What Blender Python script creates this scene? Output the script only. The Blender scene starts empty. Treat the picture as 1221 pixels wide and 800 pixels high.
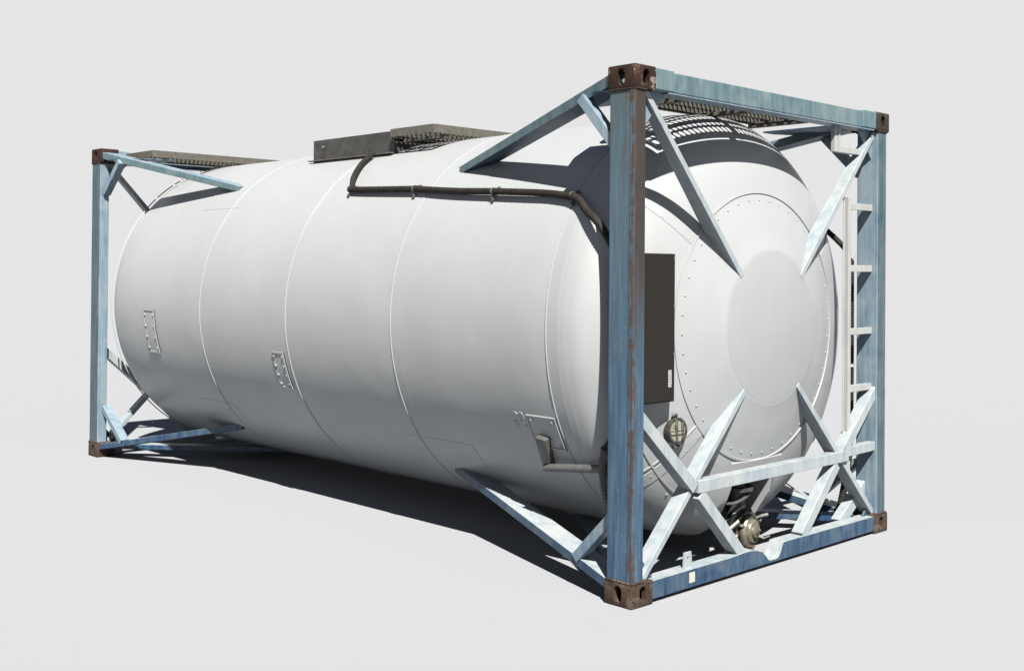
import bpy, bmesh, math, random
import numpy as np
from mathutils import Vector, Matrix

random.seed(7)
scene = bpy.context.scene
col = scene.collection
R = math.radians

# ------------------------------------------------------------------ camera
CX, CY, FPX, PW, PH = 643.04, 306.77, 1364.38, 1221.0, 800.0
cam_d = bpy.data.cameras.new('camera')
cam = bpy.data.objects.new('camera', cam_d)
col.objects.link(cam)
yaw, pitch, roll = 2.36085, 0.00986, 0.00777
f = Vector((math.cos(yaw)*math.cos(pitch), math.sin(yaw)*math.cos(pitch), math.sin(pitch)))
r = Vector((math.sin(yaw), -math.cos(yaw), 0)).normalized()
u = r.cross(f)
r2 = r*math.cos(roll) + u*math.sin(roll)
u2 = -r*math.sin(roll) + u*math.cos(roll)
m = Matrix((r2, u2, -f)).transposed().to_4x4()
m.translation = Vector((3.53354, -4.1321, 1.61049))
cam.matrix_world = m
cam_d.sensor_width = 36
cam_d.lens = 36*FPX/PW
cam_d.shift_x = -(CX-PW/2)/PW
cam_d.shift_y = -(PH/2-CY)/PW
cam_d.clip_end = 20000
scene.camera = cam

# ------------------------------------------------------------------ sky and sun
SUN_DIR = Vector((0.68, -0.45, 1.0)).normalized()          # towards the sun
EXPOSURE = 2.0; EXP = 2**EXPOSURE
world = bpy.data.worlds.new('World')
scene.world = world
world.use_nodes = True
nt = world.node_tree
nt.nodes.clear()
wo = nt.nodes.new('ShaderNodeOutputWorld')
bg = nt.nodes.new('ShaderNodeBackground')
tc = nt.nodes.new('ShaderNodeTexCoord')
sx = nt.nodes.new('ShaderNodeSeparateXYZ')
rp = nt.nodes.new('ShaderNodeValToRGB')                     # pale hazy lower sky, deeper blue overhead
rp.color_ramp.interpolation = 'EASE'
rp.color_ramp.elements[0].position = 0.25
rp.color_ramp.elements[0].color = (0.787/EXP, 0.787/EXP, 0.787/EXP, 1)
rp.color_ramp.elements[1].position = 0.70
rp.color_ramp.elements[1].color = (0.035/EXP, 0.065/EXP, 0.17/EXP, 1)
nt.links.new(tc.outputs['Generated'], sx.inputs[0])
nt.links.new(sx.outputs['Z'], rp.inputs[0])
nt.links.new(rp.outputs[0], bg.inputs[0])
bg.inputs[1].default_value = 1.0
nt.links.new(bg.outputs[0], wo.inputs[0])

sun_d = bpy.data.lights.new('sun', 'SUN')
sun_d.energy = 5.0
sun_d.angle = R(0.5)
sun_d.color = (1.0, 0.945, 0.85)
sun = bpy.data.objects.new('sun', sun_d)
col.objects.link(sun)
sun.rotation_euler = SUN_DIR.to_track_quat('Z', 'Y').to_euler()
scene.view_settings.view_transform = 'Standard'
scene.view_settings.look = 'None'
scene.view_settings.gamma = 1
scene.view_settings.exposure = EXPOSURE
GROUND_ALBEDO = (0.1520, 0.1602, 0.1760)

# ------------------------------------------------------------------ materials
def new_mat(name):
    m = bpy.data.materials.new(name); m.use_nodes = True
    n = m.node_tree; n.nodes.clear()
    out = n.nodes.new('ShaderNodeOutputMaterial'); b = n.nodes.new('ShaderNodeBsdfPrincipled')
    n.links.new(b.outputs[0], out.inputs[0])
    return m, n, b

class NT:
    """tiny node helper"""
    def __init__(s, n): s.n = n
    def node(s, t, **k):
        x = s.n.nodes.new(t)
        for a, v in k.items(): setattr(x, a, v)
        return x
    def link(s, a, b): s.n.links.new(a, b)
    def coord(s, scale=(1, 1, 1), loc=(0, 0, 0)):
        t = s.node('ShaderNodeTexCoord'); m = s.node('ShaderNodeMapping')
        m.inputs['Scale'].default_value = scale; m.inputs['Location'].default_value = loc
        s.link(t.outputs['Object'], m.inputs[0]); return m.outputs[0]
    def noise(s, vec, scale, detail=4, rough=.55, dist=0):
        x = s.node('ShaderNodeTexNoise'); x.inputs['Scale'].default_value = scale
        x.inputs['Detail'].default_value = detail; x.inputs['Roughness'].default_value = rough
        x.inputs['Distortion'].default_value = dist
        s.link(vec, x.inputs['Vector']); return x.outputs['Fac']
    def ramp(s, fac, stops, interp='LINEAR'):
        x = s.node('ShaderNodeValToRGB'); e = x.color_ramp.elements; x.color_ramp.interpolation = interp
        while len(e) < len(stops): e.new(.5)
        for k, (p, c) in enumerate(stops):
            e[k].position = p
            e[k].color = (c, c, c, 1) if isinstance(c, (int, float)) else (*c, 1)
        s.link(fac, x.inputs[0]); return x.outputs[0]
    def mix(s, fac, a, b, mode='MIX'):
        x = s.node('ShaderNodeMixRGB', blend_type=mode)
        for i, v in ((0, fac), (1, a), (2, b)):
            if hasattr(v, 'links'): s.link(v, x.inputs[i])
            elif i == 0: x.inputs[0].default_value = v
            else: x.inputs[i].default_value = (*v, 1)
        return x.outputs[0]
    def math(s, op, a, b=0.0, c=None):
        x = s.node('ShaderNodeMath', operation=op)
        for i, v in enumerate((a, b) if c is None else (a, b, c)):
            if hasattr(v, 'links'): s.link(v, x.inputs[i])
            else: x.inputs[i].default_value = v
        return x.outputs[0]
    def bump(s, h, strength, dist, bsdf, prev=None):
        x = s.node('ShaderNodeBump'); x.inputs['Strength'].default_value = strength; x.inputs['Distance'].default_value = dist
        s.link(h, x.inputs['Height'])
        if prev is not None: s.link(prev, x.inputs['Normal'])
        s.link(x.outputs[0], bsdf.inputs['Normal']); return x.outputs[0]

def mat_tank(name, base, rough=.36):
    m, n, b = new_mat(name); t = NT(n)
    streak = t.noise(t.coord((5, 5, .8)), 2.6, 6, .6)              # brushed / rain streaks run down
    cloud = t.noise(t.coord(), 1.3, 4, .6)
    fine = t.noise(t.coord(), 38, 4, .7)
    c = t.mix(t.ramp(streak, [(.3, .0), (.72, 1.0)]), tuple(v*.975 for v in base), tuple(min(1, v*1.015) for v in base))
    c = t.mix(t.ramp(cloud, [(.45, .0), (.66, .6)]), c, (base[0]*.94, base[1]*.935, base[2]*.915))
    c = t.mix(t.ramp(fine, [(.58, 0), (.78, .16)]), c, (base[0]*.8, base[1]*.79, base[2]*.76))
    t.link(c, b.inputs['Base Color'])
    rr = t.ramp(cloud, [(.3, rough-.05), (.7, rough+.09)])
    t.link(rr, b.inputs['Roughness'])
    b.inputs['Specular IOR Level'].default_value = .35
    w = t.noise(t.coord((1, 1, 1)), 1.7, 2, .45)
    p = t.bump(w, .35, .030, b)
    t.bump(fine, .10, .004, b, p)
    return m

def mat_frame(name, deep, mid, chalk, rust=.35, rough=.45, metal=0.0, wear=.5):
    m, n, b = new_mat(name); t = NT(n)
    streak = t.noise(t.coord((9, 9, .9)), 3.2, 6, .62)
    blot = t.noise(t.coord(), 4.5, 5, .65, .6)
    speck = t.noise(t.coord(), 46, 5, .7)
    c = t.mix(t.ramp(streak, [(.38, 0), (.60, 1)]), deep, mid)
    c = t.mix(t.math('MULTIPLY', t.ramp(blot, [(.44, 0), (.72, 1)]), wear), c, chalk)
    c = t.mix(t.ramp(speck, [(.64, 0), (.70, .55)]), c, chalk)
    rmask = t.math('MULTIPLY', t.ramp(t.math('ADD', t.math('MULTIPLY', speck, .5), t.math('MULTIPLY', blot, .5)), [(.60, 0), (.66, 1)]), rust)
    c = t.mix(rmask, c, (.035, .016, .008))
    t.link(c, b.inputs['Base Color'])
    t.link(t.ramp(blot, [(.3, rough-.08), (.7, rough+.15)]), b.inputs['Roughness'])
    b.inputs['Metallic'].default_value = metal; b.inputs['Specular IOR Level'].default_value = .35
    p = t.bump(blot, .18, .006, b)
    t.bump(speck, .22, .0015, b, p)
    return m

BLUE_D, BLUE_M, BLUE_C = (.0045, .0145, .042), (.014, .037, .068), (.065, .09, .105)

def mat_post():
    """blue post paint with a rusted outer corner and brown, rust bled front face near the top"""
    m, n, b = new_mat('weathered_blue_post_paint'); t = NT(n)
    streak = t.noise(t.coord((14, 14, .7)), 3.0, 6, .65)
    blot = t.noise(t.coord((1, 1, .7)), 5, 5, .65, .5)
    speck = t.noise(t.coord(), 55, 5, .7)
    tcn = t.node('ShaderNodeTexCoord'); s = t.node('ShaderNodeSeparateXYZ'); t.link(tcn.outputs['Object'], s.inputs[0])
    up = t.math('DIVIDE', s.outputs['Z'], 2.59)
    base = t.ramp(up, [(.0, (.0065, .022, .054)), (.35, (.010, .030, .058)), (.7, (.026, .046, .060)), (.95, (.030, .034, .026))]) #[(.0, (0.01656, 0.04554, 0.08625)), (.35, (0.02277, 0.05658, 0.0897)), (.7, (0.04278, 0.07245, 0.08625)), (.95, (0.0483, 0.05865, 0.05175))])
    c = t.mix(t.ramp(streak, [(.40, 0), (.62, .8)]), base, (.034, .068, .105))
    c = t.mix(t.ramp(speck, [(.63, 0), (.68, .5)]), c, (.10, .125, .13))
    # front face: brown wash
    g = t.node('ShaderNodeNewGeometry'); gn = t.node('ShaderNodeSeparateXYZ'); t.link(tcn.outputs['Normal'], gn.inputs[0])
    front = t.ramp(gn.outputs['X'], [(.6, 0), (.9, 1)])
    high = t.ramp(t.math('ADD', up, t.math('MULTIPLY', t.math('SUBTRACT', streak, .5), .5)), [(.42, 0.05), (.62, .92)])
    c = t.mix(t.math('MULTIPLY', front, high), c, (.013, .008, .006))
    # rusty corner seam (world x = 0, y = 0 corner of this post)
    dx = t.math('ABSOLUTE', t.math('SUBTRACT', s.outputs['X'], 3.029-.014))
    dy = t.math('ABSOLUTE', t.math('SUBTRACT', s.outputs['Y'], -1.219+.010))
    d = t.math('ADD', dx, dy)
    wob = t.math('MULTIPLY', t.math('SUBTRACT', t.noise(t.coord((1, 1, .5)), 22, 5, .7), .42), .10)
    seam = t.ramp(t.math('SUBTRACT', d, wob), [(.004, 1), (.016, 0)])
    c = t.mix(t.math('MULTIPLY', seam, .9), c, (.028, .014, .008))
    rs = t.ramp(t.noise(t.coord((10, 10, .6), (3, 1, 0)), 2.4, 6, .7), [(.60, 0), (.70, .75)])
    c = t.mix(rs, c, (.026, .016, .009))
    t.link(c, b.inputs['Base Color'])
    t.link(t.ramp(blot, [(.3, .34), (.7, .6)]), b.inputs['Roughness'])
    p = t.bump(blot, .2, .006, b); t.bump(speck, .3, .0015, b, p)
    return m

def mat_rust(name, dark, lite, paint=(.62, .58, .52), amount=.6):
    m, n, b = new_mat(name); t = NT(n)
    a = t.noise(t.coord(), 16, 6, .7, .4); s = t.noise(t.coord(), 75, 5, .75); big = t.noise(t.coord(), 7, 3, .6)
    c = t.mix(t.ramp(a, [(.35, 0), (.65, 1)]), dark, lite)
    pm = t.ramp(t.math('ADD', t.math('MULTIPLY', a, .45), t.math('ADD', t.math('MULTIPLY', s, .3), t.math('MULTIPLY', big, .3))), [(.575, 0), (.60, amount)])
    c = t.mix(pm, c, paint)
    c = t.mix(t.ramp(s, [(.3, .6), (.45, 0)]), c, tuple(v*.35 for v in dark))
    t.link(c, b.inputs['Base Color']); b.inputs['Roughness'].default_value = .85; b.inputs['Specular IOR Level'].default_value = .2
    p = t.bump(a, .5, .006, b); t.bump(s, .5, .002, b, p)
    return m

def mat_plain(name, c0, c1, rough=.5, metal=0., scale=20, bump=.2):
    m, n, b = new_mat(name); t = NT(n)
    a = t.noise(t.coord(), scale, 5, .65)
    t.link(t.mix(t.ramp(a, [(.35, 0), (.65, 1)]), c0, c1), b.inputs['Base Color'])
    b.inputs['Roughness'].default_value = rough; b.inputs['Metallic'].default_value = metal
    b.inputs['Specular IOR Level'].default_value = .22 if c1[1] < .03 else .45
    t.bump(a, bump, .003, b)
    return m

TANK = mat_tank('satin_white_tank_paint', (.172, .183, .196))
DISC = mat_tank('grey_primer_disc_paint', (.158, .168, .180), .42)
BLUE = mat_frame('weathered_blue_frame_paint', BLUE_D, BLUE_M, BLUE_C, rust=.5)
TEAL = mat_frame('faded_teal_beam_paint', (0.03157, 0.05951, 0.07408), (0.05343, 0.08622, 0.1001), (0.1093, 0.1397, 0.1426), rust=.55)
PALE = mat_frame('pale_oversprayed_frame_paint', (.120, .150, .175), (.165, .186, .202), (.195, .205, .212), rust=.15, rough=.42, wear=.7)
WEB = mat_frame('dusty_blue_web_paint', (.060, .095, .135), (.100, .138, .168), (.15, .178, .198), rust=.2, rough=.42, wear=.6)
LADDERP = mat_frame('white_ladder_paint', (0.1579, 0.167, 0.173), (0.1822, 0.1912, 0.1943), (0.2064, 0.2125, 0.2155), rust=.08, rough=.45)
POST = mat_post()
TEALP = mat_frame('dark_teal_post_paint', (.014, .030, .045), (.034, .056, .068), (.07, .09, .09), rust=.55)
RUST = mat_rust('rusty_casting_steel', (.007, .003, .0022), (.020, .0085, .0055), amount=.0)
RUSTP = mat_rust('rusty_casting_steel_flaked_paint', (.0065, .0028, .002), (.019, .008, .005), paint=(.13, .12, .10), amount=.9)
RUSTD = mat_rust('dark_grey_brown_casting', (.008, .0062, .0052), (.017, .0135, .011), paint=(.05, .05, .048), amount=.5)
RUSTL = mat_rust('dull_rusty_lower_casting', (.014, .0085, .006), (.040, .026, .019), paint=(.08, .072, .065), amount=.45)
GALV = mat_plain('dull_galvanised_walkway', (.038, .036, .031), (.064, .061, .053), .6, .1, 30)
DARKG = mat_plain('weathered_dark_box_panel', (.016, .016, .016), (.032, .032, .031), .5, .1, 14)
BROWN = mat_plain('dark_brown_box_paint', (.0035, .0028, .0023), (.0062, .005, .0042), .7, 0, 220, .5)
HOSE = mat_plain('dirty_dark_brown_hose', (.003, .0023, .0018), (.010, .0078, .006), .75, 0, 40)
BLACK = mat_plain('black_rubber', (.012, .012, .012), (.03, .03, .03), .55, 0, 30)
BRONZE = mat_plain('tarnished_bronze', (.10, .093, .072), (.20, .19, .155), .34, .6, 70, .25)
STEEL = mat_plain('bare_steel', (0.1214, 0.1214, 0.1184), (0.2004, 0.2004, 0.1943), .4, .6, 40)
GREY = mat_plain('grey_bracket_paint', (.034, .035, .036), (.052, .053, .054), .5, 0, 25)
WHITE = mat_plain('white_sticker', (0.2064, 0.2064, 0.2004), (0.2429, 0.2429, 0.2368), .5, 0, 60, .05)
ORANGE = mat_plain('orange_print', (.65, .26, .05), (.7, .3, .07), .5, 0, 60, .05)
GREEN = mat_plain('green_handle_paint', (.05, .16, .10), (.08, .22, .14), .5, 0, 40)
DIAL = mat_plain('aged_dial_face', (0.1032, 0.1062, 0.08197), (0.1457, 0.1487, 0.1214), .3, 0, 60, .1)
TROUGH = mat_plain('dark_trough_surface', (0.03036, 0.02915, 0.02732), (0.05161, 0.04858, 0.04736), .6, 0, 9)  # much darker than the shell, for the cut trough walls

# ------------------------------------------------------------------ build helpers
BASE = Vector((-3.029, 1.219, 0))

def link(o, parent=None):
    col.objects.link(o)
    if parent is not None: o.parent = parent
    return o

def obj(name, bm, mats, parent=None, smooth=False, sharp=None, label=None, kind=None):
    """bm is in world coordinates; stored relative to the tank container's base when parented"""
    if parent is not None: bmesh.ops.translate(bm, verts=bm.verts, vec=-BASE)
    me = bpy.data.meshes.new(name); bm.to_mesh(me); bm.free()
    for mm in (mats if isinstance(mats, (list, tuple)) else [mats]): me.materials.append(mm)
    if smooth or sharp:
        for p in me.polygons: p.use_smooth = True
        me.set_sharp_from_angle(angle=sharp or R(35))
    o = bpy.data.objects.new(name, me); link(o, parent)
    if label: o['label'] = label
    if kind: o['kind'] = kind
    return o

def hexa(bm, c, bevel=0.0, matf=None):
    """c: 8 corners, first 4 the bottom ring, last 4 the top ring"""
    vs = [bm.verts.new(Vector(p)) for p in c]
    F = [bm.faces.new([vs[i] for i in q]) for q in ((0, 3, 2, 1), (4, 5, 6, 7), (0, 1, 5, 4), (1, 2, 6, 5), (2, 3, 7, 6), (3, 0, 4, 7))]
    bmesh.ops.recalc_face_normals(bm, faces=F)
    if matf:
        for q in F: q.normal_update(); q.material_index = matf(q.normal)
    if bevel:
        E = list({e for q in F for e in q.edges})
        bmesh.ops.bevel(bm, geom=E, offset=bevel, segments=2, affect='EDGES', profile=.5, clamp_overlap=True, material=-1)

def box(bm, a, b, bevel=0.0, matf=None):
    x0, y0, z0 = [min(p, q) for p, q in zip(a, b)]; x1, y1, z1 = [max(p, q) for p, q in zip(a, b)]
    hexa(bm, [(x0, y0, z0), (x1, y0, z0), (x1, y1, z0), (x0, y1, z0), (x0, y0, z1), (x1, y0, z1), (x1, y1, z1), (x0, y1, z1)], bevel, matf)

def beam(bm, p0, p1, n, t, d, bevel=.003, t1=None, d1=None, matf=None):
    """rectangular bar whose outer edge line runs p0->p1, depth d along n, thickness t"""
    p0, p1, n = Vector(p0), Vector(p1), Vector(n)
    a = (p1-p0).normalized(); dv = (n-a*n.dot(a)).normalized(); tv = a.cross(dv)
    t1 = t if t1 is None else t1; d1 = d if d1 is None else d1
    c = []
    for P, T, D in ((p0, t, d), (p1, t1, d1)):
        c += [P-tv*T/2, P+tv*T/2, P+tv*T/2+dv*D, P-tv*T/2+dv*D]
    hexa(bm, c, bevel, matf)

def prism(bm, pts, off, bevel=0.0, matf=None):
    """polygon pts extruded by vector off"""
    off = Vector(off)
    a = [bm.verts.new(Vector(p)) for p in pts]; b = [bm.verts.new(Vector(p)+off) for p in pts]
    k = len(pts); F = [bm.faces.new(a), bm.faces.new(b[::-1])]
    for i in range(k): F.append(bm.faces.new([a[i], a[(i+1) % k], b[(i+1) % k], b[i]]))
    bmesh.ops.recalc_face_normals(bm, faces=F)
    if matf:
        for q in F: q.normal_update(); q.material_index = matf(q.normal)
    if bevel:
        E = list({e for q in F for e in q.edges})
        bmesh.ops.bevel(bm, geom=E, offset=bevel, segments=2, affect='EDGES', profile=.5, clamp_overlap=True)

def lathe(bm, prof, axis_o, axis_d, seg=32, closed=False):
    """prof: (distance along the axis, radius)"""
    o, d = Vector(axis_o), Vector(axis_d).normalized()
    a = d.orthogonal().normalized(); b = d.cross(a)
    rings = []
    for h, rad in prof:
        if rad < 1e-6: rings.append([bm.verts.new(o+d*h)])
        else: rings.append([bm.verts.new(o+d*h+(a*math.cos(2*math.pi*i/seg)+b*math.sin(2*math.pi*i/seg))*rad) for i in range(seg)])
    pairs = list(zip(rings[:-1], rings[1:]))
    if closed: pairs.append((rings[-1], rings[0]))
    F = []
    for A, B in pairs:
        for i in range(seg):
            j = (i+1) % seg
            if len(A) == 1 and len(B) == 1: continue
            if len(A) == 1: F.append(bm.faces.new([A[0], B[i], B[j]]))
            elif len(B) == 1: F.append(bm.faces.new([A[i], B[0], A[j]]))
            else: F.append(bm.faces.new([A[i], B[i], B[j], A[j]]))
    bmesh.ops.recalc_face_normals(bm, faces=F)

def cyl(bm, p0, p1, rad, seg=20, ch=0.0):
    p0, p1 = Vector(p0), Vector(p1); L = (p1-p0).length
    lathe(bm, [(0, 0), (0, rad-ch), (ch, rad), (L-ch, rad), (L, rad-ch), (L, 0)] if ch else [(0, 0), (0, rad), (L, rad), (L, 0)], p0, p1-p0, seg)

def smooth_path(pts, n=8):
    P = [Vector(p) for p in pts]; P = [P[0]*2-P[1]]+P+[P[-1]*2-P[-2]]; out = []
    for i in range(1, len(P)-2):
        for k in range(n):
            t = k/n
            out.append(.5*((2*P[i])+(-P[i-1]+P[i+1])*t+(2*P[i-1]-5*P[i]+4*P[i+1]-P[i+2])*t*t+(-P[i-1]+3*P[i]-3*P[i+1]+P[i+2])*t**3))
    out.append(P[-2]); return out

def resample(P, step):
    out = [P[0]]; acc = 0
    for a, b in zip(P[:-1], P[1:]):
        L = (b-a).length
        while acc+L >= step:
            s = (step-acc)/L; a = a+(b-a)*s; out.append(a.copy()); L = (b-a).length; acc = 0
            if L < 1e-9: break
        acc += L
    out.append(P[-1]); return out

def tube(bm, P, rad, seg=12):
    """rad: number or function of index; closed ends"""
    P = [Vector(p) for p in P]; prev = None; rings = []
    for i, p in enumerate(P):
        d = (P[min(i+1, len(P)-1)]-P[max(i-1, 0)]).normalized()
        a = (prev-d*prev.dot(d)).normalized() if prev is not None else d.orthogonal().normalized()
        prev = a; b = d.cross(a); rr = rad(i) if callable(rad) else rad
        rings.append([bm.verts.new(p+(a*math.cos(2*math.pi*k/seg)+b*math.sin(2*math.pi*k/seg))*rr) for k in range(seg)])
    F = [bm.faces.new(rings[0][::-1]), bm.faces.new(rings[-1])]
    for A, B in zip(rings[:-1], rings[1:]):
        for k in range(seg): F.append(bm.faces.new([A[k], A[(k+1) % seg], B[(k+1) % seg], B[k]]))
    bmesh.ops.recalc_face_normals(bm, faces=F)

def boolean(bm, cutters):
    """returns a new bmesh = bm minus the cutters, all temporary objects removed again"""
    def tmp(b):
        me = bpy.data.meshes.new('t'); b.to_mesh(me); b.free()
        o = bpy.data.objects.new('t', me); col.objects.link(o); return o
    o = tmp(bm); cs = [tmp(c) for c in cutters]
    for c in cs:
        md = o.modifiers.new('b', 'BOOLEAN'); md.operation = 'DIFFERENCE'; md.object = c; md.solver = 'EXACT'
    dg = bpy.context.evaluated_depsgraph_get()
    out = bmesh.new(); out.from_mesh(o.evaluated_get(dg).to_mesh()); o.evaluated_get(dg).to_mesh_clear()
    for x in cs+[o]:
        me = x.data; bpy.data.objects.remove(x); bpy.data.meshes.remove(me)
    return out

# ------------------------------------------------------------------ ground
bm = bmesh.new()
S = 9000
bm.faces.new([bm.verts.new(p) for p in ((-S, -S, 0), (S, -S, 0), (S, S, 0), (-S, S, 0))])
gm, n, b = new_mat('pale_smooth_ground'); 
b.inputs['Base Color'].default_value = (*GROUND_ALBEDO, 1)
b.inputs['Roughness'].default_value = 1; b.inputs['Specular IOR Level'].default_value = 0
g = obj('ground', bm, gm, kind='structure')

# ------------------------------------------------------------------ the tank container
T = bpy.data.objects.new('tank_container', None)
T.location = BASE; link(T)
T['label'] = 'white cylindrical tank held in a weathered blue steel frame with rusty corner castings'
T['category'] = 'tank container'

L, W, H = 6.058, 2.438, 2.591
YC, ZC, RT = 1.219, 1.300, 1.205
CL, CW, CH = .178, .162, .118

# dish profile: (distance behind the front plane, radius)
PR = [(.040, .0), (.040, .42), (.062, .50), (.088, .60), (.130, .74), (.162, .85), (.203, .96), (.258, 1.06), (.325, 1.135), (.402, 1.185), (.485, RT)]
def cr(pts, n=6):
    P = [Vector((a, b, 0)) for a, b in pts]
    return [(q.x, q.y) for q in smooth_path(P, n)]
DENSE = [(.040, 0.0), (.040, .2)] + cr(PR[1:], 5)
_r = np.array([q[1] for q in DENSE]); _x = np.array([q[0] for q in DENSE])
def dish(rad, th, off=0.0):
    """point on the front dish at radius rad, angle th (0 = +y, 90 = up), raised by off"""
    x = float(np.interp(rad, _r, _x)); e = .01
    x2 = float(np.interp(rad+e, _r, _x)); x1 = float(np.interp(rad-e, _r, _x))
    s = (x2-x1)/(2*e); nn = Vector((1, s)).normalized()      # normal in (x, r) plane
    rr = rad+nn.y*off
    return Vector((-x+nn.x*off, YC+rr*math.cos(th), ZC+rr*math.sin(th)))
def shell(x, ang, off=0.0):
    """point on the cylinder; ang in degrees, 180 = near side (-y), 90 = top"""
    a = R(ang); return Vector((x, YC+(RT+off)*math.cos(a), ZC+(RT+off)*math.sin(a)))

# shell with the trough cut out of its front underside
bm = bmesh.new()
prof = [(-q[0], q[1]) for q in DENSE] + [(-.485-(L-.97)*k/16, RT) for k in range(1, 16)] + [(-(L-q[0]), q[1]) for q in reversed(DENSE)]
lathe(bm, prof, (0, YC, ZC), (1, 0, 0), 160)
cut = bmesh.new(); box(cut, (-.80, 1.04, -.3), (.2, 1.455, .50))
cut.faces.ensure_lookup_table()
bm = boolean(bm, [cut])
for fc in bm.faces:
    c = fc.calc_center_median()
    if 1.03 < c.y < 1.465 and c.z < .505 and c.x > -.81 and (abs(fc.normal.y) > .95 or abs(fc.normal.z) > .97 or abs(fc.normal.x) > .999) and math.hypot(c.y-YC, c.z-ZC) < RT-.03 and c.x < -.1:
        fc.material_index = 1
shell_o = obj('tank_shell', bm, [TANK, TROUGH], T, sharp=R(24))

# grey flat disc in the middle of the dish
bm = bmesh.new(); lathe(bm, [(-.045, 0), (-.045, .418), (-.0395, .418), (-.0385, .415), (-.0385, 0)], (0, YC, ZC), (1, 0, 0), 96)
obj('centre_disc', bm, DISC, T, sharp=R(30), label='smooth grey disc in the middle of the white end')

# girth seams round the shell
def ring(x0, x1, h):
    bm = bmesh.new()
    lathe(bm, [(x0, RT-.004), (x0, RT+h), (x1, RT+h), (x1, RT-.004)], (0, YC, ZC), (1, 0, 0), 160, closed=True)
    return bm
for x in (-5.66, -4.19, -3.04, -1.90, -.60):
    bm = ring(x+.006, x+.080, .0006) if x in (-.60, -1.90) else bmesh.new()
    lathe(bm, [(x-.005, RT-.003), (x-.003, RT+.0045), (x+.002, RT+.005), (x+.005, RT-.003)], (0, YC, ZC), (1, 0, 0), 160, closed=True)
    obj('girth_seam', bm, TANK, T, sharp=R(5))

# raised circular lap on the dish, radial laps, rivets
def dish_ribbon(bm, path, w, h):
    """path: list of (r, th); ribbon of width w and height h lying on the dish"""
    rings = []
    for i, (rd, th) in enumerate(path):
        a = dish(*path[max(i-1, 0)]); c = dish(*path[min(i+1, len(path)-1)]); d = (c-a).normalized()
        p = dish(rd, th); q = dish(rd, th, .05); nn = (q-p).normalized(); s = d.cross(nn).normalized()
        rings.append([bm.verts.new(p+s*w/2-nn*.003), bm.verts.new(p+s*w*.4+nn*h), bm.verts.new(p-s*w*.4+nn*h), bm.verts.new(p-s*w/2-nn*.003)])
    F = []
    for A, B in zip(rings[:-1], rings[1:]):
        for k in range(3): F.append(bm.faces.new([A[k], A[k+1], B[k+1], B[k]]))
    F.append(bm.faces.new(rings[0])); F.append(bm.faces.new(rings[-1][::-1]))
    bmesh.ops.recalc_face_normals(bm, faces=F)
bm = bmesh.new()
dish_ribbon(bm, [(.742, 2*math.pi*i/120) for i in range(121)], .016, .006)
obj('end_lap_ring', bm, TANK, T, sharp=R(30))
for dg in (32, 138, 222, 318):
    bm = bmesh.new()
    dish_ribbon(bm, [(.75+.4*k/14, R(dg)) for k in range(15)], .012, .006)
    dish_ribbon(bm, [(.75+.4*k/14, R(dg+3.2)) for k in range(15)], .085, .0025)
    obj('radial_lap', bm, TANK, T, sharp=R(30))
bm = bmesh.new(); dish_ribbon(bm, [(1.045, R(192+44*k/20)) for k in range(21)], .012, .006)
obj('radial_lap', bm, TANK, T, sharp=R(30))
bm = bmesh.new()
spots = [(.700, 2*math.pi*i/44+.03) for i in range(44)]
for dg in (32, 138, 222, 318): spots += [(.78+.09*k, R(dg+4.6)) for k in range(5)]
spots += [(1.075, R(198+9*k)) for k in range(5)]
for rd, th in spots:
    p = dish(rd, th); nn = (dish(rd, th, .05)-p).normalized()
    lathe(bm, [(-.002, .0065), (.003, .006), (.005, .003), (.0055, 0)], p, nn, 8)
obj('rivets', bm, TANK, T, sharp=R(40), kind='stuff')

# strip plate above the trough
bm = bmesh.new(); dish_ribbon(bm, [(math.hypot(dy, .755), math.atan2(-.755, dy)) for dy in np.linspace(-.24, .24, 15)], .05, .010)
obj('trough_lip', bm, TANK, T, sharp=R(30))
# sloping cheek inside the trough (white painted, seen from the left)
bm = bmesh.new(); prism(bm, [(-.16, 1.462, .52), (-.215, 1.462, .34), (-.33, 1.462, .165), (-.80, 1.462, .10), (-.80, 1.462, .52)], (0, -.012, 0), .002)
obj('trough_cheek', bm, TANK, T)

# ---- side patches
def shell_plate(name, x0, x1, a0, a1, h=.005, n=10, rim=0.012, mat=TANK, bolts=None, skew=0.0):
    bm = bmesh.new()
    def slab(xa, xb, aa, ab, hh):
        rows = []
        for i in range(n+1):
            a = aa+(ab-aa)*i/n; sk = skew*(a-a0)
            rows.append([bm.verts.new(shell(xa+sk, a, -.004)), bm.verts.new(shell(xa+sk, a, hh)), bm.verts.new(shell(xb+sk, a, hh)), bm.verts.new(shell(xb+sk, a, -.004))])
        F = [bm.faces.new(rows[0]), bm.faces.new(rows[-1][::-1])]
        for A, B in zip(rows[:-1], rows[1:]):
            for k in range(3): F.append(bm.faces.new([A[k], A[k+1], B[k+1], B[k]]))
        bmesh.ops.recalc_face_normals(bm, faces=F)
    slab(x0, x1, a0, a1, h)
    if rim:
        da = math.degrees(rim/RT)
        slab(x0, x1, a0, a0+da, h+.006); slab(x0, x1, a1-da, a1, h+.006)
        slab(x1-rim, x1, a0+da*1.1, a1-da*1.1, h+.0055); slab(x0, x0+rim*.5, a0+da*1.1, a1-da*1.1, h+.003)
    for (bx, ba) in bolts or []:
        p = shell(bx+skew*(ba-a0), ba, h); nn = (shell(bx, ba, 1)-shell(bx, ba, 0)).normalized()
        lathe(bm, [(-.002, .009), (.005, .009), (.009, .005), (.009, 0)], p, nn, 8)
    return obj(name, bm, mat, T, sharp=R(30))
def grid_bolts(x0, x1, a0, a1, k):
    return [(x, a0+(a1-a0)*(i+.5)/k) for x in (x0+.018, x1-.02) for i in range(k)]
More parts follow.
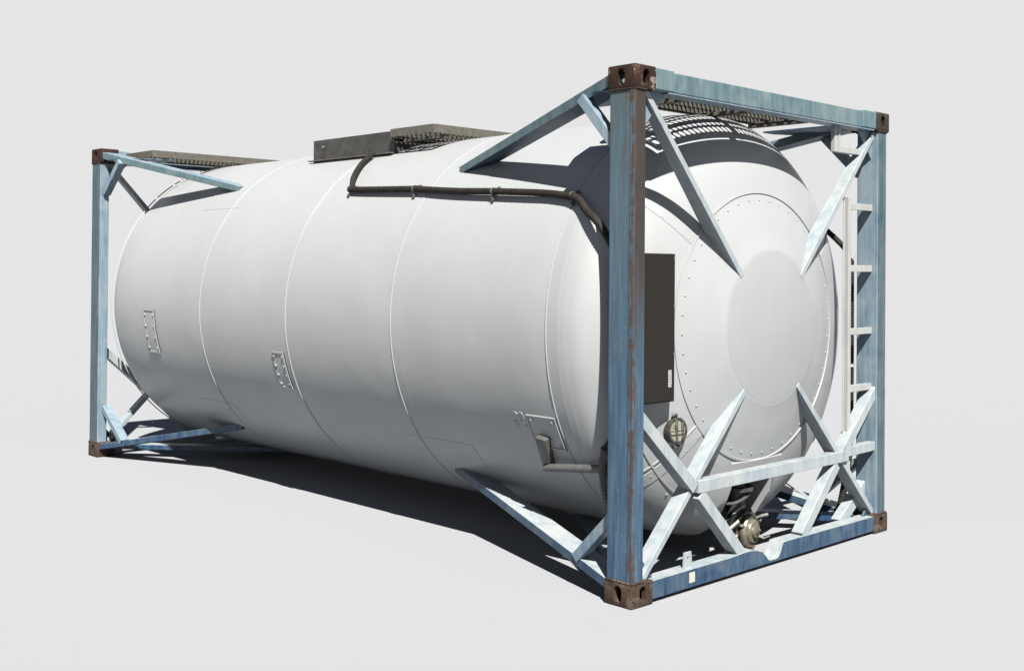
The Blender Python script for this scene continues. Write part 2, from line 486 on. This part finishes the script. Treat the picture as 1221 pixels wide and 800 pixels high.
shell_plate('side_patch', -5.075, -4.90, 181.5, 198, bolts=grid_bolts(-5.075, -4.90, 181.5, 198, 4))
shell_plate('side_patch', -3.24, -3.10, 192.5, 205, bolts=grid_bolts(-3.24, -3.10, 192.5, 205, 4))
shell_plate('side_patch', -.83, -.615, 202.5, 212, rim=.008, bolts=[(-.80, 203.8), (-.645, 203.8), (-.80, 210.5), (-.645, 210.8)])

# weld scribble beside the square patch
bm = bmesh.new()
for pts in ([(-.955, 203.0), (-.925, 202.2), (-.90, 203.4), (-.94, 204.6), (-.905, 205.2), (-.885, 203.6)], [(-.895, 202.3), (-.868, 202.4), (-.86, 204.0), (-.872, 205.0), (-.858, 206.3)], [(-.95, 204.9), (-.915, 206.3)]):
    tube(bm, smooth_path([shell(x, a, .001) for x, a in pts], 5), .0016, 6)
obj('weld_mark', bm, TANK, T, smooth=True)

# support pads where the side braces meet the shell (four at each end)
for sgn in (1, -1):
    for a0, a1 in ((129, 142), (216, 229), (38, 51), (311, 324)):
        xa, xb = (-1.98, -1.42)
        if sgn < 0: xa, xb = -L+1.42, -L+1.98
        shell_plate('brace_pad', xa, xb, a0, a1, h=.0015, rim=0)

# side bracket with a tube running forward
bm = bmesh.new()
p = [shell(-.765, 208.2, .0), shell(-.835, 219.5, .0)]
prism(bm, [shell(-.775, 208.0, -.01), shell(-.700, 208.6, -.01), shell(-.770, 218.0, -.01), shell(-.835, 219.5, -.01)], (.0, -.055, -.018), .006)
obj('tube_bracket', bm, GREY, T, sharp=R(30))
bm = bmesh.new()
a = shell(-.80, 217.0, .048); b = shell(-.36, 215.8, .030) + Vector((.0, -.010, .018))
cyl(bm, a, b, .021, 20, .003)
lathe(bm, [(0, .021), (.0, .027), (.022, .027), (.022, .021)], b-(b-a).normalized()*.02, b-a, 20, closed=True)
tb = obj('drain_tube', bm, GREY, T, sharp=R(30))
bm = bmesh.new(); lathe(bm, [(0, 0), (0, .024), (.012, .034), (.022, .034), (.028, .024), (.040, .024), (.046, .036), (.058, .036), (.064, .02), (.064, 0)], b, b-a, 16)
obj('hose_coupling', bm, BLACK, T, sharp=R(30))

# ------------------------------------------------------------------ corner castings
def stadium_cut(c, axis, w, h, depth):
    """vertical stadium slot cutter"""
    bm = bmesh.new(); pts = []
    for i in range(13):
        a = math.pi*i/12; pts.append((math.cos(a)*w/2, (h-w)/2+math.sin(a)*w/2))
    for i in range(13):
        a = math.pi+math.pi*i/12; pts.append((math.cos(a)*w/2, -(h-w)/2+math.sin(a)*w/2))
    if axis == 'x': P = [(c[0]-depth/2, c[1]+q[0], c[2]+q[1]) for q in pts]; off = (depth, 0, 0)
    elif axis == 'y': P = [(c[0]+q[0], c[1]-depth/2, c[2]+q[1]) for q in pts]; off = (0, depth, 0)
    else: P = [(c[0]+q[0], c[1]+q[1], c[2]-depth/2) for q in pts]; off = (0, 0, depth)
    prism(bm, P, off); return bm
def casting(ix, iy, iz, mats, label=None):
    x0, x1 = ((-CL, 0) if ix else (-L, -L+CL)); y0, y1 = ((W-CW, W) if iy else (0, CW)); z0, z1 = ((H-CH, H) if iz else (0, CH))
    bm = bmesh.new(); box(bm, (x0, y0, z0), (x1, y1, z1), .009)
    cav = bmesh.new(); box(cav, (x0+.026, y0+.026, z0+.026), (x1-.026, y1-.026, z1-.026))
    xo = x1 if ix else x0; yo = y1 if iy else y0; zo = z1 if iz else z0; zc = (z0+z1)/2
    cs = [cav, stadium_cut((xo, (y0+y1)/2 - (0.0), zc), 'x', .046, .080, .09), stadium_cut(((x0+x1)/2, yo, zc), 'y', .048, .080, .09), stadium_cut(((x0+x1)/2, (y0+y1)/2, zo), 'z', .055, .10, .09)]
    bm = boolean(bm, cs)
    # weld bead to the post
    zb = z0 if iz else z1
    obj('corner_casting', bm, mats, T, sharp=R(30), label=label)
for ix in (1, 0):
    for iy in (0, 1):
        for iz in (0, 1):
            m_ = RUSTL if not iz else (RUSTP if (ix and not iy) else (RUSTD if ix else RUST))
            lab = 'rust brown casting with flaked white paint on its front face' if (ix and not iy and iz) else None
            casting(ix, iy, iz, m_, lab)

# ------------------------------------------------------------------ corner posts
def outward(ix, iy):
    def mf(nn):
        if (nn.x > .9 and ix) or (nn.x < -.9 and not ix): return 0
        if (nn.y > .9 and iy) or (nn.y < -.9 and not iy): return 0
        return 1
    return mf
def post(ix, iy):
    bm = bmesh.new()
    x0, x1 = (-.166, -.004) if ix else (-L+.006, -L+.160)
    if ix and iy: x0 = -.150
    if iy: y0, y1 = W-.130, W-.030
    else: y0, y1 = .006, .088
    mf = outward(ix, iy)
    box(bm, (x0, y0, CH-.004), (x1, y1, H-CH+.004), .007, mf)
    # hot rolled lip running down the outer corner
    xe = x1-.018 if ix else x0+.018
    if ix and not iy:
        box(bm, (-.032, .001, CH), (-.001, .010, H-CH), .003, lambda q: 0)
    front = POST if (ix and not iy) else TEALP
    for zb in (CH+.002, H-CH-.002):
        wb = bmesh.new(); c4 = [(x0-.002, y0-.002), (x1+.002, y0-.002), (x1+.002, y1+.002), (x0-.002, y1+.002)]
        ringp = []
        for q in range(4):
            a_, b_ = c4[q], c4[(q+1) % 4]
            for k in range(9): ringp.append(Vector((a_[0]+(b_[0]-a_[0])*k/9, a_[1]+(b_[1]-a_[1])*k/9, zb+random.uniform(-.0015, .0015))))
        tube(wb, ringp+[ringp[0]], lambda i: .0055+.0012*(i % 2), 6); obj('weld_bead', wb, RUSTL if zb < 1 else RUSTD, T, smooth=True)
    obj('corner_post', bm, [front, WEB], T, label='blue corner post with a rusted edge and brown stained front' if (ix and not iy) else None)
for ix in (1, 0):
    for iy in (0, 1): post(ix, iy)

# ------------------------------------------------------------------ end frames
def X(x, e):            # mirror along the length for the rear end
    return x if e else -L-x
def V(x, y, z, e=1, s=0): return Vector((X(x, e), (W-y) if s else y, z))

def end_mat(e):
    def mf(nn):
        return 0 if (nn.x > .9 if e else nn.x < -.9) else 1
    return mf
for e in (1, 0):
    # top beam
    bm = bmesh.new(); box(bm, (X(-.008, e), CW, 2.480), (X(-.085, e), W-CW, 2.580), .005, end_mat(e))
    box(bm, (X(-.004, e), CW+.1, 2.471), (X(-.10, e), W-CW-.02, 2.477), .001, lambda q: 1)
    for s in (0, 1):
        y0, y1 = (CW-.001, CW+.135) if not s else (W-CW-.15, W-CW+.001)
        box(bm, (X(-.003, e), y0, 2.484), (X(-.09, e), y1, 2.586), .003, end_mat(e))
    obj('top_end_beam', bm, [TEAL, WEB], T)
    # bottom beam with its notch
    bm = bmesh.new()
    topl = [(CW, .108), (.80, .110), (.93, .116), (1.00, .114), (1.05, .104), (1.09, .088), (1.12, .066), (1.145, .040), (1.165, .034), (1.225, .034), (1.245, .042), (1.262, .062), (1.278, .090), (1.292, .112), (1.34, .113), (W-CW, .108)]
    pts = [(X(-.006, e), y, z) for y, z in topl] + [(X(-.006, e), W-CW, .022), (X(-.006, e), CW, .022)]
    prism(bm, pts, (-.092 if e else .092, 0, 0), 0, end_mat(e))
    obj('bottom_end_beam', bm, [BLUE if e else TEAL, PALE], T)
    nin = Vector((-1, 0, 0)) if e else Vector((1, 0, 0))
    out = lambda q, e=e: 1
    for s in (0, 1):
        # long spears from castings to the dish centre plate
        bm = bmesh.new(); beam(bm, V(-.030, .115, 2.475, e, s), V(-.036, .935, 1.575, e, s), nin, .034, .062, matf=out, d1=.095)
        obj('end_brace', bm, [BLUE, PALE], T)
        bm = bmesh.new(); beam(bm, V(-.030, .120, .118, e, s), V(-.036, .965, .965, e, s), nin, .034, .085, matf=out, d1=.080)
        obj('end_brace', bm, [BLUE, PALE], T)
        # cross bars post -> bottom beam
        bm = bmesh.new(); beam(bm, V(-.018, .080, .905, e, s), V(-.018, .515, .505, e, s), nin, .060, .070, matf=out)
        beam(bm, V(-.018, .560, .470, e, s), V(-.018, .925, .105, e, s), nin, .062, .070, matf=out)
        obj('cross_bar', bm, [BLUE, PALE], T)
        # gusset plates against post and beams
        gx = -.052
        bm = bmesh.new(); prism(bm, [V(gx, .085, .109, e, s), V(gx, .215, .109, e, s), V(gx, .085, .270, e, s)], nin*.012, .002); obj('gusset_plate', bm, BLUE, T)
        bm = bmesh.new(); prism(bm, [V(gx, .085, 2.482, e, s), V(gx, .300, 2.482, e, s), V(gx, .270, 2.455, e, s), V(gx, .085, 2.25, e, s)], nin*.012, .002); obj('gusset_plate', bm, WEB, T)
        # flat corner plate under the roof corner
        bm = bmesh.new(); prism(bm, [V(-.10, .06, 2.483, e, s), V(-.29, .035, 2.483, e, s), V(-.455, .118, 2.483, e, s), V(-.57, .20, 2.483, e, s), V(-.635, .32, 2.483, e, s), V(-.64, .44, 2.483, e, s), V(-.10, .44, 2.483, e, s)], (0, 0, .010), .002); obj('corner_plate', bm, BLUE, T)
        # side braces to the shell
        sy = Vector((0, -1 if s else 1, 0))
        bm = bmesh.new(); beam(bm, V(-.150, .012, 2.535, e, s), V(-1.74, .405, 2.200, e, s), sy, .056, .135, matf=lambda q: 1 if q.z > .3 else (2 if q.z < -.3 else 0), t1=.045, d1=.12)  # shade put into the colour: darkest paint on the underside, lighter on top
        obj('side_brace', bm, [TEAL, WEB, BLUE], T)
        bm = bmesh.new(); beam(bm, V(-.160, .012, .085, e, s), V(-1.78, .425, .390, e, s), sy, .046, .150, matf=lambda q: 1 if q.z > .3 else 0, d1=.13)
        obj('side_brace', bm, [BLUE, PALE], T)
        # short struts between post and side brace
        bm = bmesh.new(); beam(bm, V(-.41, .050, 2.47, e, s), V(-.165, .030, 2.215, e, s), sy, .052, .060, matf=out); obj('short_strut', bm, [BLUE, WEB], T)
        bm = bmesh.new(); beam(bm, V(-.45, .075, .15, e, s), V(-.165, .040, .415, e, s), sy, .050, .070, matf=out); obj('short_strut', bm, [BLUE, WEB], T)
        # floor diagonal from the casting to the belly of the tank
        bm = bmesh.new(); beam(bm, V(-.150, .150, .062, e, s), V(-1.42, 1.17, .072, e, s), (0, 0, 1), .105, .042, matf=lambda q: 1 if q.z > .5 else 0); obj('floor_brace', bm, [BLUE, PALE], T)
        bm = bmesh.new(); box(bm, (X(-1.30, e), W-1.23 if s else 1.09, .074), (X(-1.48, e), W-1.09 if s else 1.23, .135), .003, lambda q: 1) if not s else None
        if not s: obj('belly_block', bm, [BLUE, PALE], T)
        else: bm.free()
    # rail joining the crossings
    bm = bmesh.new(); beam(bm, V(-.016, .535, .510, e), V(-.016, W-.44, .510, e), nin, .064, .060, matf=out)
    obj('cross_rail', bm, [BLUE, PALE], T)
bm = bmesh.new(); beam(bm, (-.085, 2.03, .085), (-.085, 2.325, .285), (-1, 0, 0), .070, .060, matf=lambda q: 1); obj('short_strut', bm, [BLUE, PALE], T)
bm = bmesh.new(); beam(bm, V(-.020, 1.97, .53), V(-.020, W-.126, .535), (-1, 0, 0), .055, .05, matf=lambda q: 1); obj('rail_stub', bm, [BLUE, PALE], T)

# tab with a hole, sticker on the bottom beam
bm = bmesh.new(); prism(bm, [(-.050, .455, .100), (-.050, .530, .100), (-.050, .522, .185), (-.050, .463, .185)], (-.008, 0, 0), .0015)
bm = boolean(bm, [stadium_cut((-.054, .492, .155), 'x', .018, .0185, .05)])
obj('drilled_tab', bm, PALE, T)
bm = bmesh.new(); box(bm, (-.0065, .446, .045), (-.0035, .492, .096)); st = obj('sticker', bm, WHITE, T, label='white square sticker with a small orange mark')
bm = bmesh.new(); lathe(bm, [(0, 0), (0, .007), (.001, .007), (.001, 0)], (-.0035, .469, .076), (1, 0, 0), 12)
box(bm, (-.0035, .467, .053), (-.0025, .471, .062)); obj('sticker_mark', bm, ORANGE, st)

# ------------------------------------------------------------------ ladder at the far front post
lad = bpy.data.objects.new('ladder', None); link(lad, T); lad['label'] = 'white ladder with flat rungs beside the far front post'
bm = bmesh.new()
x0 = -.045
box(bm, (x0-.030, 2.030, .40), (x0, 2.036, 2.055), .002); box(bm, (x0-.006, 2.036, .40), (x0, 2.062, 2.055), .002); box(bm, (x0-.030, 2.014, .40), (x0-.024, 2.030, 2.055), .002)
obj('stile', bm, LADDERP, lad)
for z in (2.00, 1.625, 1.245, .90):
    bm = bmesh.new(); box(bm, (x0-.050, 2.050, z-.016), (x0-.006, W-.126, z+.016), .003); box(bm, (x0-.006, 2.050, z-.020), (x0+.002, W-.13, z+.020), .002)
    obj('rung', bm, LADDERP, lad)
bm = bmesh.new(); box(bm, (x0-.03, 1.872, 2.315), (x0, 1.915, 2.475), .003); box(bm, (x0-.03, 1.915, 2.315), (x0, 2.20, 2.352), .003)
box(bm, (x0, 1.905, 2.315), (x0+.005, 1.925, 2.475), .001)
obj('top_step', bm, LADDERP, lad)

# ------------------------------------------------------------------ walkways (gratings with real holes)
def grating(bm, x0, x1, y0, y1, z, cx=.058, cy=.040, th=.004, hole=.70):
    nx = max(1, round((x1-x0)/cx)); ny = max(1, round((y1-y0)/cy)); dx, dy = (x1-x0)/nx, (y1-y0)/ny
    for i in range(nx):
        for j in range(ny):
            cxx, cyy = x0+(i+.5)*dx, y0+(j+.5)*dy
            if i % 2: pass
            outer = [(-.5, -.5), (0, -.5), (.5, -.5), (.5, 0), (.5, .5), (0, .5), (-.5, .5), (-.5, 0)]
            inner = [(-.28, -.36), (0, -.40), (.28, -.36), (.42, 0), (.28, .36), (0, .40), (-.28, .36), (-.42, 0)]
            O = [[bm.verts.new((cxx+a*dx, cyy+b*dy, z+h)) for a, b in outer] for h in (0, -th)]
            I = [[bm.verts.new((cxx+a*dx, cyy+b*dy, z+(h if h == 0 else h))) for a, b in inner] for h in (.006, -th)]
            for k in range(8):
                l = (k+1) % 8
                bm.faces.new([O[0][k], O[0][l], I[0][l], I[0][k]])
                bm.faces.new([O[1][l], O[1][k], I[1][k], I[1][l]])
                bm.faces.new([I[0][k], I[0][l], I[1][l], I[1][k]])
def walkway(x0, x1, y0, y1, z, skirts='xXyY', parent=T, planks=3, label=None):
    w = bpy.data.objects.new('walkway', None); link(w, parent)
    if label: w['label'] = label
    pw = (x1-x0)/planks
    for k in range(planks):
        bm = bmesh.new(); a, b_ = x0+k*pw+.004, x0+(k+1)*pw-.004
        grating(bm, a, b_, y0+.004, y1-.004, z)
        for xx in (a, b_-.003):    # folded plank flanges
            box(bm, (xx, y0+.004, z-.038), (xx+.003, y1-.004, z-.004))
        obj('plank', bm, GALV, w)
    for k, (p, q) in {'x': ((x0-.004, y0, z-.052), (x0, y1, z+.004)), 'X': ((x1, y0, z-.052), (x1+.004, y1, z+.004)), 'y': ((x0, y0-.004, z-.052), (x1, y0, z+.004)), 'Y': ((x0, y1, z-.052), (x1, y1+.004, z+.004))}.items():
        if k in skirts:
            bm = bmesh.new(); box(bm, p, q, .001); obj('skirt', bm, GALV, w)
    # bearers under the planks
    for yy in (y0+.12, (y0+y1)/2, y1-.12):
        bm = bmesh.new(); box(bm, (x0+.01, yy-.02, z-.078), (x1-.01, yy+.02, z-.054), .002); obj('bearer', bm, GALV, w)
    return w
walkway(-.570, -.145, .455, 1.86, 2.560, label='front crosswise grating walkway behind the top beam')
walkway(-2.76, -2.30, .66, 1.75, 2.553, planks=3, label='middle grating walkway beside the grey spill box')
walkway(-5.93, -5.44, .25, 1.90, 2.560, label='rear crosswise grating walkway')

for y in (.52, 1.02, 1.62):
    bm = bmesh.new(); box(bm, (-.141, y, 2.515), (-.086, y+.05, 2.550), .002); obj('walkway_bracket', bm, GALV, T)

# ------------------------------------------------------------------ spill box on top
sb = bpy.data.objects.new('spill_box', None); link(sb, T); sb['label'] = 'dull grey open spill box on top of the tank'
bx0, bx1, by0, by1, bz0, bz1 = -3.76, -2.775, .70, 1.74, 2.33, 2.552
for p, q in (((bx0, by0, bz0), (bx1, by0+.006, bz1)), ((bx0, by1, bz0), (bx1, by1+.006, bz1)), ((bx0, by0+.006, bz0+.04), (bx0+.006, by1, bz1)), ((bx1-.006, by0+.006, bz0+.04), (bx1, by1, bz1))):
    bm = bmesh.new(); box(bm, p, q, .0015); pn = obj('box_panel', bm, DARKG, sb)
bm = bmesh.new(); box(bm, (bx0-.03, by0-.03, 2.395), (bx1+.0, by0-.001, 2.403), .001); obj('box_flange', bm, GALV, sb)
bm = bmesh.new(); lathe(bm, [(0, 0), (0, .011), (.008, .010), (.008, 0)], (bx0+.13, by0, 2.497), (0, -1, 0), 10); obj('box_bolt', bm, STEEL, sb)
# manhole lid inside
bm = bmesh.new(); lathe(bm, [(0, 0), (0, .27), (.05, .28), (.07, .25), (.085, .0)], (-3.25, YC, 2.46), (0, 0, 1), 40); obj('manhole_lid', bm, GREY, sb, sharp=R(30))

# ------------------------------------------------------------------ drain hoses
def hose(name, ctrl, rad, ribbed, mat=HOSE, step=.006, parent=T):
    P = resample(smooth_path(ctrl, 10), step); bm = bmesh.new()
    tube(bm, P, (lambda i: rad*(1.08 if i % 3 == 0 else .93)) if ribbed else (lambda i: rad*(1+.02*math.sin(i*.7))), 12)
    return obj(name, bm, mat, parent, smooth=not ribbed, sharp=R(60) if ribbed else None)
near = [(-2.955, .655, 2.40), (-2.90, .52, 2.318), (-2.80, .385, 2.215), (-2.735, .325, 2.150), (-2.71, .298, 2.118)]
hd = bpy.data.objects.new('drain_hose', None); link(hd, T); hd['label'] = 'dark brown drain hose clipped along the upper near side of the tank'
hose('hose_length', near, .019, False, parent=hd)
pts2 = [(-2.72, .300, 2.122), (-2.5, .288, 2.112), (-2.0, .268, 2.093), (-1.98, .270, 2.092), (-1.6, .243, 2.062), (-1.26, .226, 2.044), (-.95, .212, 2.025), (-.76, .205, 2.010), (-.56, .187, 1.985)]
hose('hose_length', pts2, .020, False, parent=hd)
hose('hose_length', [(-.60, .190, 1.992), (-.52, .172, 1.965), (-.42, .128, 1.90), (-.33, .100, 1.85), (-.26, .110, 1.76), (-.20, .155, 1.60), (-.19, .195, 1.3), (-.19, .195, 1.0), (-.25, .165, .80), (-.32, .165, .70)], .021, True, parent=hd)
hose('hose_length', [(-.315, .165, .71), (-.345, .185, .62), (-.360, .205, .54), (-.350, .225, .44), (-.30, .24, .36)], .027, True, BLACK, parent=hd)
def tangent_frame(p):
    nn = Vector((0, p.y-YC, p.z-ZC)).normalized(); return nn
for x, y, z in ((-2.725, .302, 2.124), (-2.00, .268, 2.093), (-1.235, .225, 2.042), (-.585, .190, 1.99)):
    p = Vector((x, y, z)); nn = tangent_frame(p); tt = Vector((1, 0, 0)).cross(nn).normalized()
    if tt.z < 0: tt = -tt
    bm = bmesh.new()
    c0 = p-nn*.024
    for sg in (1, -1):
        a_ = c0+tt*sg*.022; b_ = c0+tt*sg*.052
        q = [a_-Vector((.011, 0, 0)), a_+Vector((.011, 0, 0)), b_+Vector((.011, 0, 0)), b_-Vector((.011, 0, 0))]
        hexa(bm, q+[v+nn*.006 for v in q], .001)
        lathe(bm, [(0, .007), (.009, .006), (.009, 0)], (a_+b_)/2+nn*.006, nn, 8)
    lathe(bm, [(-.006, .0195), (-.006, .0232), (.006, .0232), (.006, .0195)], p, (1, -.03, -.03), 16, closed=True)
    obj('hose_clip', bm, GREY, hd, sharp=R(30))
hf = bpy.data.objects.new('drain_hose', None); link(hf, T); hf['label'] = 'ribbed dark hose hanging behind the ladder'
hose('hose_length', [(-.56, 2.36, 2.0), (-.44, 2.37, 1.90), (-.30, 2.34, 1.80), (-.21, 2.31, 1.72), (-.19, 2.305, 1.62)], .018, False, parent=hf)
hose('hose_length', [(-.19, 2.305, 1.68), (-.19, 2.306, 1.5), (-.19, 2.308, 1.1), (-.19, 2.306, .75), (-.19, 2.300, .50), (-.20, 2.27, .30), (-.215, 2.23, .12)], .023, True, parent=hf)
for z in (1.70, 1.02, .60):
    bm = bmesh.new(); lathe(bm, [(-.009, .024), (-.009, .028), (.009, .028), (.009, .024)], (-.19, 2.305, z), (0, 0, 1), 16, closed=True)
    obj('hose_clip', bm, LADDERP, hf, sharp=R(30))
# thin earth wire at the far foot
bm = bmesh.new(); tube(bm, smooth_path([(-1.15, 2.30, .36), (-.85, 2.26, .33), (-.50, 2.27, .17), (-.30, 2.26, .125), (-.16, 2.25, .12), (-.08, 2.16, .115)], 8), .0045, 6)
tube(bm, smooth_path([(-.24, 2.25, .12), (-.19, 2.22, .15), (-.17, 2.25, .18), (-.20, 2.28, .13)], 6), .0045, 6)
obj('earth_wire', bm, STEEL, T, smooth=True)

# ------------------------------------------------------------------ brown document box, thermometer
db = bpy.data.objects.new('document_box', None); link(db, T); db['label'] = 'tall dark brown flat box mounted behind the near front post'
bm = bmesh.new(); box(bm, (-.175, .05, .945), (-.095, .432, 1.690), .004); obj('box_body', bm, BROWN, db)
bm = bmesh.new(); box(bm, (-.0955, .058, .953), (-.092, .425, 1.682), .001); obj('box_door', bm, BROWN, db)
for z in (1.44, 1.20, .96, 1.68):
    bm = bmesh.new(); lathe(bm, [(0, .0045), (.003, .004), (.003, 0)], (-.092, .421, z-.012), (1, 0, 0), 8); obj('box_screw', bm, STEEL, db)
lb = bmesh.new(); box(lb, (-.0919, .378, 1.020), (-.0905, .402, 1.105)); lbo = obj('box_label', lb, WHITE, db, label='small white printed label')
bm = bmesh.new()
for k in range(9):
    zz = 1.026+k*.0085; w0, w1 = random.uniform(.381, .386), random.uniform(.392, .400)
    box(bm, (-.0904, w0, zz), (-.0901, w1, zz+.0035))
obj('box_label_print', bm, BLACK, db, kind='stuff')

tg = bpy.data.objects.new('thermometer', None); link(tg, T); tg['label'] = 'round dial thermometer behind a dark wire guard'
gc = Vector((-.135, .515, .785)); gd = Vector((1, -.10, .05)).normalized()
bm = bmesh.new(); lathe(bm, [(-.06, 0), (-.06, .060), (-.01, .068), (.0, .068), (.0, .056), (-.008, .054), (-.008, 0)], gc, gd, 32); obj('dial_case', bm, BLACK, tg, sharp=R(30))
bm = bmesh.new(); lathe(bm, [(-.007, 0), (-.007, .055), (-.0045, .055), (-.0045, 0)], gc, gd, 32); obj('dial_face', bm, DIAL, tg, sharp=R(30))
bm = bmesh.new()
ga = gd.orthogonal().normalized(); up = Vector((0, 0, 1)); ga = (up-gd*up.dot(gd)).normalized(); gb = gd.cross(ga)
for o_ in (-.022, .022):
    h_ = math.sqrt(.068**2-o_**2); tube(bm, [gc+gb*o_+ga*h_+gd*.0, gc+gb*o_+ga*h_*.8+gd*.016, gc+gb*o_-ga*h_*.8+gd*.016, gc+gb*o_-ga*h_], .0035, 6)
tube(bm, [gc+gb*.066, gc+gb*.05+gd*.014, gc-gb*.05+gd*.014, gc-gb*.066], .003, 6)
obj('wire_guard', bm, BLACK, tg, smooth=True)
bm = bmesh.new(); tube(bm, [gc, gc+ga*.02+gb*.022+gd*.004, gc+ga*.03+gb*.034+gd*.004], .002, 5); obj('dial_needle', bm, BLACK, tg)
bm = bmesh.new()
tube(bm, smooth_path([gc+ga*.075-gd*.02-gb*.01, gc+ga*.085+gd*.0+gb*.01, gc+ga*.078-gd*.01+gb*.03], 5), .007, 6); obj('dial_hook', bm, GREY, tg)
for o_ in (-.02, .02):
    bm = bmesh.new(); cyl(bm, gc-ga*.080+gb*o_-gd*.03, gc-ga*.080+gb*o_, .006, 8); obj('dial_stud', bm, GREY, tg)

# ------------------------------------------------------------------ bronze outlet valve in the trough
va = bpy.data.objects.new('outlet_valve', None); link(va, T); va['label'] = 'tarnished bronze outlet valve hanging under the tank trough'
vc = Vector((-.195, 1.270, .143)); vd = Vector((1, .10, .0)).normalized()
bm = bmesh.new(); lathe(bm, [(-.165, 0), (-.165, .062), (-.15, .070), (-.11, .070), (-.105, .052), (-.092, .052), (-.090, .094), (-.074, .096), (-.072, .064), (-.066, .064), (-.064, .096), (-.048, .094), (-.046, .060), (-.036, .060), (-.034, .088), (-.026, .091), (-.012, .091), (-.004, .086), (-.002, .066), (.004, .066), (.006, .060), (.010, .058), (.011, .034), (.026, .032), (.028, 0)], vc, vd, 40)
obj('valve_body', bm, BRONZE, va, sharp=R(22))
for k in range(3):
    a = k*2.094+.6; q = vc+Vector((0, math.cos(a), math.sin(a)))
    bm = bmesh.new(); d_ = Vector((0, math.cos(a), math.sin(a))); tube(bm, [vc+d_*.082-vd*.006, vc+d_*.100-vd*.004, vc+d_*.108-vd*.026], .009, 8); obj('cap_lug', bm, BRONZE, va, smooth=True)
bm = bmesh.new()
for k in range(8):
    a = k*math.pi/4+.2; q = vc+Vector((0, math.cos(a), math.sin(a)))*.096-vd*.068
    lathe(bm, [(-.04, .008), (-.04, .011), (.028, .011), (.032, .007), (.032, 0)], q, vd, 6)
obj('flange_bolts', bm, STEEL, va, kind='stuff')
bm = bmesh.new(); tube(bm, [vc+vd*.02+Vector((0, .01, -.02)), vc+vd*.05+Vector((0, .03, -.035)), vc+vd*.055+Vector((0, .075, -.03))], .006, 8); tube(bm, [vc+vd*.03+Vector((0, -.01, .0)), vc+vd*.052+Vector((0, -.012, .018))], .007, 8); obj('cap_handle', bm, STEEL, va, smooth=True)
bm = bmesh.new(); cyl(bm, vc+Vector((-.01, .03, .075)), vc+Vector((.02, .115, .082)), .010, 10, .002); tube(bm, smooth_path([vc+Vector((.0, .04, .07)), vc+Vector((-.02, .0, .105)), vc+Vector((-.03, -.05, .115))], 5), .011, 8); obj('camlock_arm', bm, STEEL, va, sharp=R(40))
bm = bmesh.new(); tube(bm, smooth_path([vc+Vector((-.09, -.045, .085)), vc+Vector((-.07, -.115, .06)), vc+Vector((-.06, -.125, -.02)), vc+Vector((-.07, -.085, -.075)), vc+Vector((-.08, -.04, -.085))], 6), .014, 10); obj('valve_bracket', bm, PALE, va, smooth=True)
bm = bmesh.new(); box(bm, vc+Vector((-.12, -.125, -.03)), vc+Vector((-.105, -.113, .055)), .003); obj('green_lever', bm, GREEN, va)
bm = bmesh.new(); cyl(bm, vc+Vector((-.12, 0, .05)), vc+Vector((-.12, 0, .38)), .055, 24, .004); lathe(bm, [(0, .055), (0, .10), (.02, .10), (.02, .055)], vc+Vector((-.12, 0, .22)), (0, 0, 1), 28, closed=True); obj('riser_pipe', bm, BLACK, va, sharp=R(30))
bm = bmesh.new(); tube(bm, smooth_path([vc+Vector((-.02, .0, .115)), vc+Vector((-.0, -.08, .125)), vc+Vector((.01, -.17, .085)), vc+Vector((-.02, -.23, .035))], 6), .012, 8); obj('operating_lever', bm, HOSE, va, smooth=True)
bm = bmesh.new(); cyl(bm, vc+Vector((-.01, -.235, .035)), vc+Vector((.02, -.165, .085)), .012, 10, .002); obj('lever_grip', bm, STEEL, va, sharp=R(40))
bm = bmesh.new(); cyl(bm, vc+Vector((-.14, .06, .03)), vc+Vector((-.14, .26, .02)), .026, 14, .003)
lathe(bm, [(0, .026), (0, .045), (.02, .045), (.02, .026)], vc+Vector((-.14, .20, .02)), (0, 1, 0), 16, closed=True); obj('side_coupling', bm, BLACK, va, sharp=R(30))
# cable inside the trough
bm = bmesh.new(); tube(bm, smooth_path([(-.50, 1.05, .40), (-.36, 1.10, .33), (-.27, 1.17, .30), (-.24, 1.28, .335), (-.30, 1.38, .36)], 8), .010, 8); obj('trough_cable', bm, BLACK, T, smooth=True)
